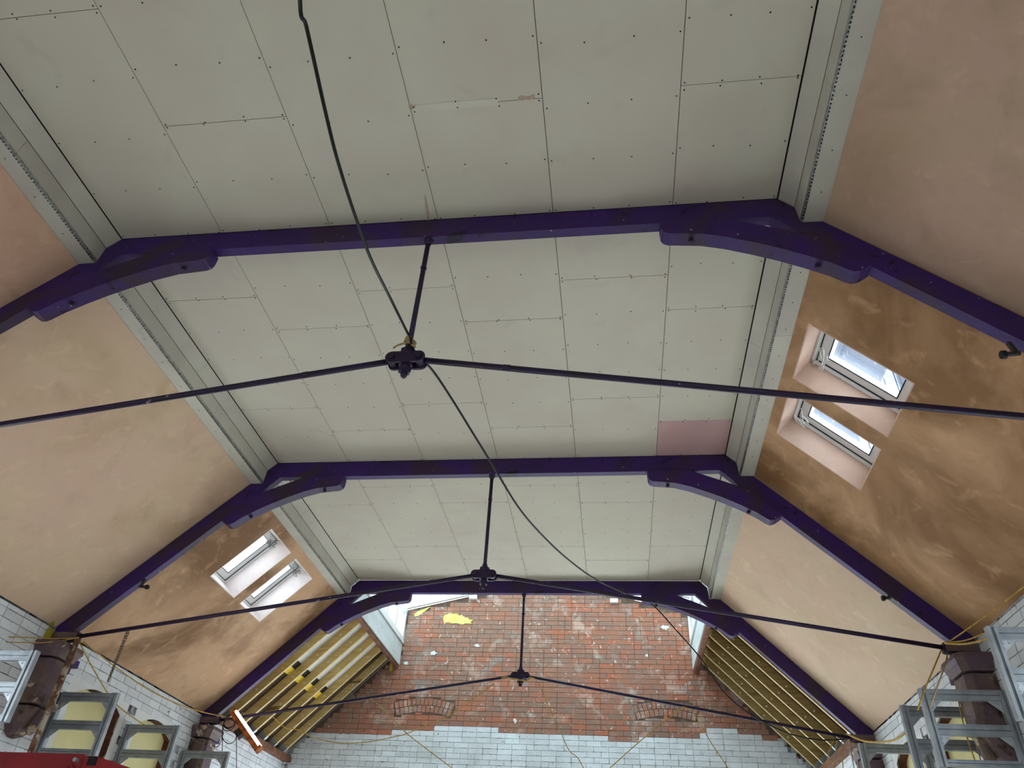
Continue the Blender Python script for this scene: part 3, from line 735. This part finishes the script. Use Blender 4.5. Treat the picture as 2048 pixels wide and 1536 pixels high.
# ================================================================== CORBELS under the truss feet
def corbel(s, y, label):
    secs = [(3.74, .20, .27), (3.705, .21, .28), (3.70, .21, .28), (3.665, .19, .26), (3.66, .19, .26), (3.60, .17, .24), (3.58, .155, .23), (3.23, .155, .235), (3.225, .18, .26), (3.17, .18, .26), (3.15, .16, .225), (3.02, .15, .16), (2.93, .09, .09), (2.90, .03, .03)]
    root = empty('corbel', (s*W, y, 2.9), label, 'corbel', 'wall corbels under the truss feet')
    def loft(ss, name, m_):
        vs = []; fs = []
        for (z, hw, p) in ss:
            ch = min(.05, hw*.4, p*.5)
            for (a, b_) in ((.002, -hw), (p-ch, -hw), (p, -hw+ch), (p, hw-ch), (p-ch, hw), (.002, hw)): vs.append((s*(W-.004-a), y+b_, z))
        n = 6
        for i in range(len(ss)-1):
            for k in range(n): fs.append((i*n+k, i*n+(k+1) % n, (i+1)*n+(k+1) % n, (i+1)*n+k))
        fs += [tuple(range(n)), tuple((len(ss)-1)*n+k for k in range(n))]
        return MB().add(vs, fs).build(name, m_, root)
    loft(secs[:6], 'capital', rust_purple); loft(secs[6:8], 'shaft', rust_purple); loft(secs[8:10], 'band', rust_purple); loft(secs[10:], 'tapered_base', rust_purple)
    # drop pendant on the face
    MB().tube([(s*(W-.22), y, 3.14), (s*(W-.2), y, 3.05), (s*(W-.185), y, 2.98), (s*(W-.18), y, 2.93)], [.045, .04, .05, .02], 10).build('pendant', rust_purple, root)
    mo = MB(); mo.box(s*(W-.05), s*(W-.20), y+.15, y+.26, 3.60, 3.67); mo.box(s*(W-.05), s*(W-.17), y+.15, y+.21, 3.53, 3.60); mo.build('side_moulding', purple, root)
for s in (-1, 1):
    for (y, n) in ((Y2+.03, 'second'), (Y3+.06, 'farthest')):
        corbel(s, y, 'peeling brown moulded corbel on the %s wall under the %s truss' % (SIDEW[s], n))

# ================================================================== STEEL CHANNEL FRAMES on the side walls
def channel(mb, ax, p, q, hw, dep):
    """two lipped channel between p and q along ax ('x' or 'z'), face towards -Y"""
    x0, y, z0 = p; x1, _, z1 = q
    if ax == 'x':
        h = hw
        mb.box(x0, x1, y+.012, y+dep, z0-h, z0+h)
        mb.box(x0, x1, y, y+.012, z0+h*.12, z0+h); mb.box(x0, x1, y, y+.012, z0-h, z0-h*.12)
        mb.box(x0, x1, y-.006, y, z0+h*.86, z0+h); mb.box(x0, x1, y-.006, y, z0-h, z0-h*.86)
    else:
        h = hw
        mb.box(x0-h, x0+h, y+.01, y+dep, z0, z1)
        mb.box(x0-h, x0-h*.3, y-.004, y+.01, z0, z1); mb.box(x0+h*.3, x0+h, y-.004, y+.01, z0, z1)
def frame(s, y, label, zt=3.41):
    root = empty('channel_frame', (s*3.97, y, zt-.58), label, 'frame', 'steel channel frames on the side walls')
    xi, xo = s*3.67, s*4.262
    for x, d in ((xi, -.012), (xo, .004)):
        mb = MB(); channel(mb, 'z', (x, y+d, zt-.565), (x, y+d, zt), .031, .045); mb.build('post', galv_dark, root)
    for i, dz in enumerate((.042, .300, .535)):
        mb = MB(); h = .040 if i < 2 else .024
        a, b_ = sorted((xi+s*.031, xo-s*.031)); channel(mb, 'x', (a, y, zt-dz), (b_, y, zt-dz), h, .04)
        mb.build('rail', galv_dark, root)
        if i < 2:
            for x, sg in ((xi+s*.031, s), (xo-s*.031, -s)):
                zz = zt-dz-h
                g = MB().prism([(x, zz), (x+sg*.10, zz), (x, zz-.09)], 'y', y+.012, y+.016).build('gusset_plate', galv, root)
                bo = MB()
                for (u, v) in ((.02, .02), (.055, .018), (.02, .055)): bo.tube([(x+sg*u, y+.012, zz-v), (x+sg*u, y+.006, zz-v)], .007, 6)
                tag(bo.build('bolts', galv, g), kind='stuff')
FL = ['steel channel frame at the far left edge, in front of the peeling corbel', 'steel channel frame on the left wall just past the rusty pipe', 'steel channel frame in front of the second yellow boarded window on the left', 'steel channel frame on the left wall nearest the lit tube lamp']
for y, l in zip((5.76, 7.03, 8.31, 9.64), FL): frame(-1, y, l)
FRL = ['steel channel frame at the right edge, nearest the camera', 'steel channel frame on the right wall, second from the right edge of the picture', 'steel channel frame on the right wall just behind the second one', 'steel channel frame on the right wall farthest from the camera']
for y, l in zip((5.03, 6.42, 6.92, 8.31), FRL): frame(1, y, l, 3.43)

# ================================================================== SERVICES, ROPES AND FITTINGS
def cable(name, pts, r, m_, label, cat, group=None, k=6):
    o = MB().tube(smooth_path(pts, k), r, 8).build(name, m_, smooth=True)
    return tag(o, label, cat, group)
A0, A1, A2 = (.12, .2), (0, Y1-.02), (1.66, Y3-.06)
p = [Vector((.16, .25, 5.79)), Vector((.15, .5, 5.3)), Vector((.14, .85, 4.85))]
seg1 = [(600, 0), (612, 50), (630, 130), (650, 220), (672, 310), (698, 395), (722, 465), (745, 525), (785, 605), (828, 692)]
A0b = (atZ(600, 0, 4.42).x, atZ(600, 0, 4.42).y)
p += [plan(x, y, A0b, (-.012, Y1-.03)) for x, y in seg1]
p += [Vector((.03, Y1-.05, 4.60)), Vector((.045, Y1+.03, 4.55))]
seg2 = [(866, 742), (905, 800), (945, 865), (985, 930), (1035, 1012), (1080, 1066), (1135, 1118), (1190, 1158), (1240, 1182), (1290, 1203)]
p += [plan(x, y, (.05, Y1+.12), A2) for x, y in seg2]
seg3 = [(1308, 1212), (1345, 1252), (1400, 1315), (1440, 1375), (1475, 1410), (1520, 1440), (1580, 1468), (1640, 1480), (1690, 1478)]
p += [atY(x, y, Y3-.05) for x, y in seg3]
cable('power_cable', p, .0085, black_rub, 'long black cable sagging from the ceiling past all three trusses', 'cable')

# white cord knotted round the first king rod
kn = []
for i in range(22):
    a = i*1.05; kn.append((.03*math.cos(a)+.012*math.sin(i), Y1+.0375+.034*math.sin(a), 4.615+.0022*i+.006*math.sin(i*2.1)))
kn += [(.045, Y1-.01, 4.60), (.06, Y1-.02, 4.57), (.05, Y1-.03, 4.545), (.02, Y1-.035, 4.57), (-.05, Y1-.03, 4.555), (-.08, Y1-.02, 4.54)]
cable('cord_knot', kn, .006, tan_rope, 'off white cord knotted round the king rod of the nearest truss', 'cord')
# ropes
def rope(px, A, B, label, r=.006, m_=yellow_rope, name='rope'):
    return cable(name, [plan(x, y, A, B) for x, y in px], r, m_, label, 'rope', 'yellow ropes and leads strung between the trusses')
rope([(158, 1275), (120, 1277), (80, 1276), (45, 1275), (11, 1274)], (-4.02, 6.6), (-4.28, 6.15), 'upper of two thin yellow cords running to the far left wall', .0045)
rope([(158, 1275), (125, 1281), (90, 1285), (45, 1285), (5, 1284)], (-4.02, 6.6), (-4.28, 6.15), 'lower of two thin yellow cords running to the far left wall', .0045)
rope([(159, 1285), (185, 1335), (214, 1384), (232, 1408), (262, 1432), (297, 1455)], (-4.06, 6.72), (-4.27, 8.6), 'yellow cord dropping from the second truss foot behind the left frames')
rope([(167, 1284), (235, 1337), (295, 1378), (347, 1404), (401, 1423), (454, 1434), (490, 1440)], (-4.06, 6.72), (-3.95, 9.75), 'yellow cord swagged along the left wall towards the tube lamp')
rope([(1899, 1283), (1945, 1251), (1990, 1218), (2048, 1173), (2090, 1140)], (4.02, 6.62), (4.25, 5.2), 'yellow cord rising to the right edge across the brown plaster')
rope([(1893, 1285), (1930, 1281), (1968, 1267), (1990, 1258)], (4.02, 6.60), (4.1, 5.6), 'thin yellow cord ending behind the right edge frame')
rope([(1890, 1286), (1925, 1288), (1960, 1282), (1985, 1272)], (4.01, 6.58), (4.09, 5.6), 'thicker yellow cord ending behind the right edge frame', .009)
rope([(1885, 1294), (1868, 1335), (1850, 1378), (1835, 1420)], (4.0, 6.66), (4.2, 6.9), 'yellow cord hanging from the second truss foot, leftmost on the right wall')
rope([(1897, 1298), (1890, 1330), (1875, 1372), (1860, 1415)], (4.05, 6.66), (4.22, 6.9), 'dark cord hanging beside the yellow one on the right wall', .006, tan_rope)
rope([(1897, 1292), (1912, 1375), (1930, 1460), (1955, 1536), (1975, 1600)], (3.9, 6.75), (4.25, 6.75), 'yellow cord hanging straight down through the right frames')
rope([(1905, 1290), (1922, 1375), (1944, 1460), (1966, 1536), (1985, 1600)], (3.9, 6.78), (4.25, 6.78), 'second cord hanging straight down through the right frames', .005, tan_rope)
rope([(1694, 1468), (1728, 1482), (1762, 1484), (1793, 1478), (1819, 1457), (1842, 1430), (1865, 1408)], (4.0, 9.85), (4.22, 7.6), 'thick yellow cord looping from the farthest truss foot along the right wall', .011)
for i, (a, b_) in enumerate((((1668, 1476), (1650, 1536)), ((1676, 1474), (1668, 1536)), ((1684, 1476), (1686, 1536)), ((1700, 1474), (1708, 1536)), ((1707, 1476), (1719, 1536)))):
    c = ((a[0]+b_[0])/2-1, (a[1]+b_[1])/2); e = (b_[0]*2-a[0], b_[1]*2-a[1])
    rope([a, c, b_, e], (3.7, 9.90+.01*i), (4.2, 9.90+.01*i), '%s from left of five cords hanging at the farthest truss right foot' % ('first', 'second', 'third', 'fourth', 'fifth')[i], .006, yellow_rope if i % 2 == 0 else tan_rope)
Yb = Y3+.02
def ropeY(px, Y, label, r=.0055, m_=yellow_rope): return cable('rope', [atY(x, y, Y) for x, y in px], r, m_, label, 'rope', 'yellow ropes and leads strung between the trusses')
ropeY([(742, 1397), (755, 1408), (780, 1432), (814, 1467), (860, 1503), (906, 1538), (940, 1566)], Yb-.03, 'yellow cord looped over the left tie rod, falling towards the middle')
ropeY([(545, 1432), (570, 1455), (598, 1460), (630, 1476), (680, 1486), (735, 1484), (786, 1474), (814, 1467), (860, 1447), (905, 1428), (950, 1396), (989, 1366)], Yb+.05, 'thin cord swagged across the gable up to the farthest king rod')
ropeY([(1076, 1364), (1088, 1390), (1101, 1420), (1120, 1462), (1138, 1500), (1155, 1515), (1167, 1536), (1185, 1566)], Yb+.05, 'thin cord hanging down just right of the farthest king rod', .005)
ropeY([(1366, 1413), (1345, 1430), (1300, 1466), (1260, 1500), (1219, 1537), (1180, 1572)], Yb-.03, 'yellow cord over the right tie rod, falling to the left')
ropeY([(1368, 1414), (1385, 1424), (1402, 1450), (1420, 1482), (1440, 1512), (1457, 1538), (1472, 1565)], Yb-.03, 'yellow cord over the right tie rod, falling to the right')
ropeY([(1002, 1357), (1012, 1354), (1024, 1358), (1040, 1360), (1054, 1361), (1060, 1355), (1070, 1358)], Y3-.09, 'yellow cord wrapped across the farthest king rod bracket', .008)
# chain hanging from the second truss tie rod
ch = MB()
for strand, dx in ((0, 0.), (1, .022)):
    top = atY(254, 1262, Y2+.04)
    for i in range(19):
        z = top.z-.01-.0255*i; c = Vector((top.x+dx-.02*strand*i/19, Y2+.04, z)); L = .019; wd = .009
        pts = []
        for k in range(10):
            a = 2*math.pi*k/10; u = wd*math.cos(a); v = L*math.sin(a)
            pts.append(c+(Vector((u, 0, v)) if i % 2 else Vector((0, u, v))))
        ch.tube(pts, .0032, 5, close=True)
tag(ch.build('chain', chain_m), 'double hanging chain on the left tie rod of the middle truss', 'chain')
# rusty pipe beside the left corbel
pr = empty('rusty_pipe', (-3.985, 6.60, 2.2), 'flaking rusty pipe running down beside the left corbel of the middle truss', 'pipe')
MB().tube([(-3.985, 6.60, 2.2), (-3.985, 6.60, 3.79)], .027, 12).build('pipe', rust_pipe, pr, smooth=True)
for z in (2.5, 3.1, 3.6): MB().tube([(-3.985, 6.60, z), (-3.985, 6.60, z+.03)], .033, 12).build('collar', rust_pipe, pr)
for z in (2.30, 2.51): MB().box(-4.296, -3.985, 6.588, 6.612, z, z+.02).build('pipe_bracket', rust_pipe, pr)
# black hooks clamped under the rafters
for (x, y, Y, s, l) in ((2012, 706, Y1, 1, 'small black clamp fitting under the right rafter of the nearest truss'), (1770, 1194, Y2, 1, 'small black clamp fitting under the right rafter of the middle truss'), (292, 1172, Y2, -1, 'small black clamp fitting under the left rafter of the middle truss')):
    p = atY(x, y, Y+.03)
    root = empty('rafter_clamp', p, l, 'clamp', 'black clamps under the rafters')
    MB().tube([p+Vector((-s*.01, 0, -.01)), p+Vector((s*.07, 0, -.005))], .014, 8).build('body', plastic_dk, root)
    MB().tube([p+Vector((-s*.03, 0, -.012)), p+Vector((-s*.005, 0, -.011))], .024, 10).build('head', rubber, root)
    MB().obox(p+Vector((s*.045, 0, .03)), (1, 0, .2*s), (0, 1, 0), (-.2*s, 0, 1), .01, .012, .045).build('bracket', plastic_dk, root)
# lit tube lamp slung from the left end of the farthest tie rod
a = atY(469, 1424, Y3-.12); b_ = atY(519, 1497, Y3-.36)
lamp = empty('tube_lamp', b_, 'lit fluorescent tube in a battered orange batten at the left truss foot', 'lamp')
ax = (b_-a).normalized(); off = ax.cross(((a+b_)/2-CAM).normalized()).normalized()
if off.dot(R_) > 0: off = -off
side = ax.cross(off).normalized()
mid = (a+b_)/2; hl = (b_-a).length/2
MB().obox(mid+off*.030, ax, off, side, hl, .030, .03).build('batten', orange_rust, lamp)
for e in (a, b_): MB().obox(e+off*.012, ax, off, side, .018, .045, .038).build('end_cap', orange_rust, lamp)
MB().tube([a+ax*.02-off*.020, b_-ax*.02-off*.020], .019, 10).build('tube', tube_on, lamp, smooth=True)
MB().obox(mid+off*.095-ax*.03, ax, off, side, .06, .04, .03).build('junction_box', plastic_dk, lamp)
MB().tube(smooth_path([a+ax*.2+off*.02, Vector((-3.72, Y3-.02, 3.93)), Vector((-3.70, Y3+.035, 3.905))], 4), .004, 6).build('hanger_wire', grey_wire, lamp)
# coil of brown lead
cc = atY(459, 1446, Y3-.10); P3 = []
for i in range(120):
    a_ = i*.42; r = .078+.022*math.sin(i*.31); tl = .5*math.sin(i*.055)
    P3.append(cc+Vector((r*math.cos(a_), .03*math.sin(i*.11), r*math.sin(a_)*math.cos(tl)+.01*math.sin(i*.2))))
cable('lead_coil', P3, .0055, brown_wire, 'tangled coil of brown lead hung at the left foot of the farthest truss', 'cable', k=2)
def drop(px, label, r=.005): return cable('hanging_lead', [atY(x, y, Y3-.03) for x, y in px], r, brown_wire, label, 'cable', 'dark leads hanging below the coil')
drop([(446, 1455), (445, 1475), (452, 1485), (460, 1487), (470, 1481), (474, 1465)], 'dark lead hanging in a loop under the coil')
drop([(445, 1450), (445, 1480), (444, 1510), (442, 1560)], 'dark lead hanging straight down left of the looped one')
drop([(473, 1468), (473, 1495), (473, 1530), (473, 1570)], 'dark lead hanging straight down right of the looped one')
drop([(424, 1490), (430, 1494), (437, 1492), (443, 1480), (445, 1462)], 'short dark lead curling beside the left corbel of the farthest truss')
# expanding foam
def foam(P, r, label):
    k = random.Random(int(P[0]*1000)); vs = []; fs = []; n = 8
    for i in range(1, 6):
        ph = math.pi*i/6
        for j in range(n):
            th = 2*math.pi*j/n; q = r*k.uniform(.8, 1.15); vs.append((P[0]+q*.5*math.sin(ph)*math.cos(th), P[1]+q*math.sin(ph)*math.sin(th), P[2]+q*1.3*math.cos(ph)))
    for i in range(4):
        for j in range(n): fs.append((i*n+j, i*n+(j+1) % n, (i+1)*n+(j+1) % n, (i+1)*n+j))
    fs += [tuple(range(n)), tuple(4*n+j for j in range(n))]
    tag(MB().add(vs, fs).build('foam_blob', foam_y, smooth=True), label, 'foam', 'yellow expanding foam')
q = atX(103, 1245, -W); foam((-W+.01, q.y, q.z), .036, 'upper yellow foam lump on the left wall by the middle truss foot')
q = atX(95, 1270, -W); foam((-W+.01, q.y, q.z), .055, 'lower yellow foam lump on the left wall by the middle truss foot')
q = atY(783, 1337, Y4); foam((q.x, Y4-.03, q.z), .06, 'small yellow foam lump under the left corner of the lantern')

# ---- red access machine at the lower left
mr = empty('access_lift', (-2.4, 4.3, 0), 'red painted machine boom at the lower left edge', 'machine')
Ym = 4.2; tl = atY(-120, 1502, Ym); tr_ = atY(170, 1508, Ym); te = atY(330, 1560, Ym)
z0 = tr_.z; ang = 0
MB().prism([(tl.x-.5, tl.z), (tr_.x, tr_.z), (tr_.x+.0, tr_.z-.34), (tl.x-.5, tl.z-.34)], 'y', Ym, Ym+.30).build('boom', red_paint, mr)
hd = MB().prism([(tr_.x+.012, tr_.z-.012), (tr_.x+.09, tr_.z-.012), (te.x, te.z), (te.x+.02, te.z-.25), (tr_.x+.012, tr_.z-.36)], 'y', Ym-.012, Ym+.29).build('boom_head', red_paint, mr)
sl = [atY(x, y, Ym-.016) for x, y in ((178, 1512), (195, 1513), (190, 1531), (172, 1530))]
MB().prism([(v.x, v.z) for v in sl], 'y', Ym-.016, Ym-.011).build('slot', rubber, hd)
v = atY(155, 1521, Ym); MB().tube([(v.x, Ym+.01, v.z), (v.x, Ym-.03, v.z)], .011, 8).build('pin', galv, mr)
MB().tube(smooth_path([atY(x, y, Ym-.02) for x, y in ((126, 1545), (132, 1533), (141, 1528), (146, 1545))], 4), .006, 6).build('hose', red_paint, mr)
MB().box(-3.0, -2.7, 4.22, 4.48, .5, 2.1).build('mast', red_paint, mr)
MB().box(-3.35, -2.0, 4.0, 4.8, .22, .62).build('chassis', red_paint, mr)
for x in (-3.1, -2.25):
    for y in (3.98, 4.74): MB().tube([(x, y, .18), (x, y+.08, .18)], .18, 16).build('wheel', rubber, mr)

# ---- building next door, seen through the right rooflights
slate = mat('grey_render', (72, 76, 86), (62, 66, 76), .8, nscale=1.2, layers=[((150, 155, 165), 5., .62, .66, .5)])
frame_grey = mat('grey_window_frame', (112, 116, 124), rough=.6)
blue_glass = mat('dark_blue_glass', (30, 44, 84), (40, 50, 70), .15, nscale=3, spec=.6)
nb = empty('neighbouring_building', (9.5, 14, 0), 'grey building next door seen through the right rooflights', 'building')
MB().box(7.2, 12, 8, 21, 0, 14.0).build('wall', slate, nb)
MB().box(7.05, 12.1, 7.9, 21.1, 14.01, 14.3).build('parapet', frame_grey, nb)
for zz in (9.2, 11.2):
    for yy in (9.5, 11.2, 12.9, 14.6, 16.3):
        f = MB().box(7.15, 7.199, yy-.5, yy+.5, zz-.5, zz+.5).build('window', frame_grey, nb)
        for dy in (-.24, .24): MB().box(7.13, 7.149, yy+dy-.2, yy+dy+.2, zz-.44, zz+.44).build('pane', blue_glass, f)
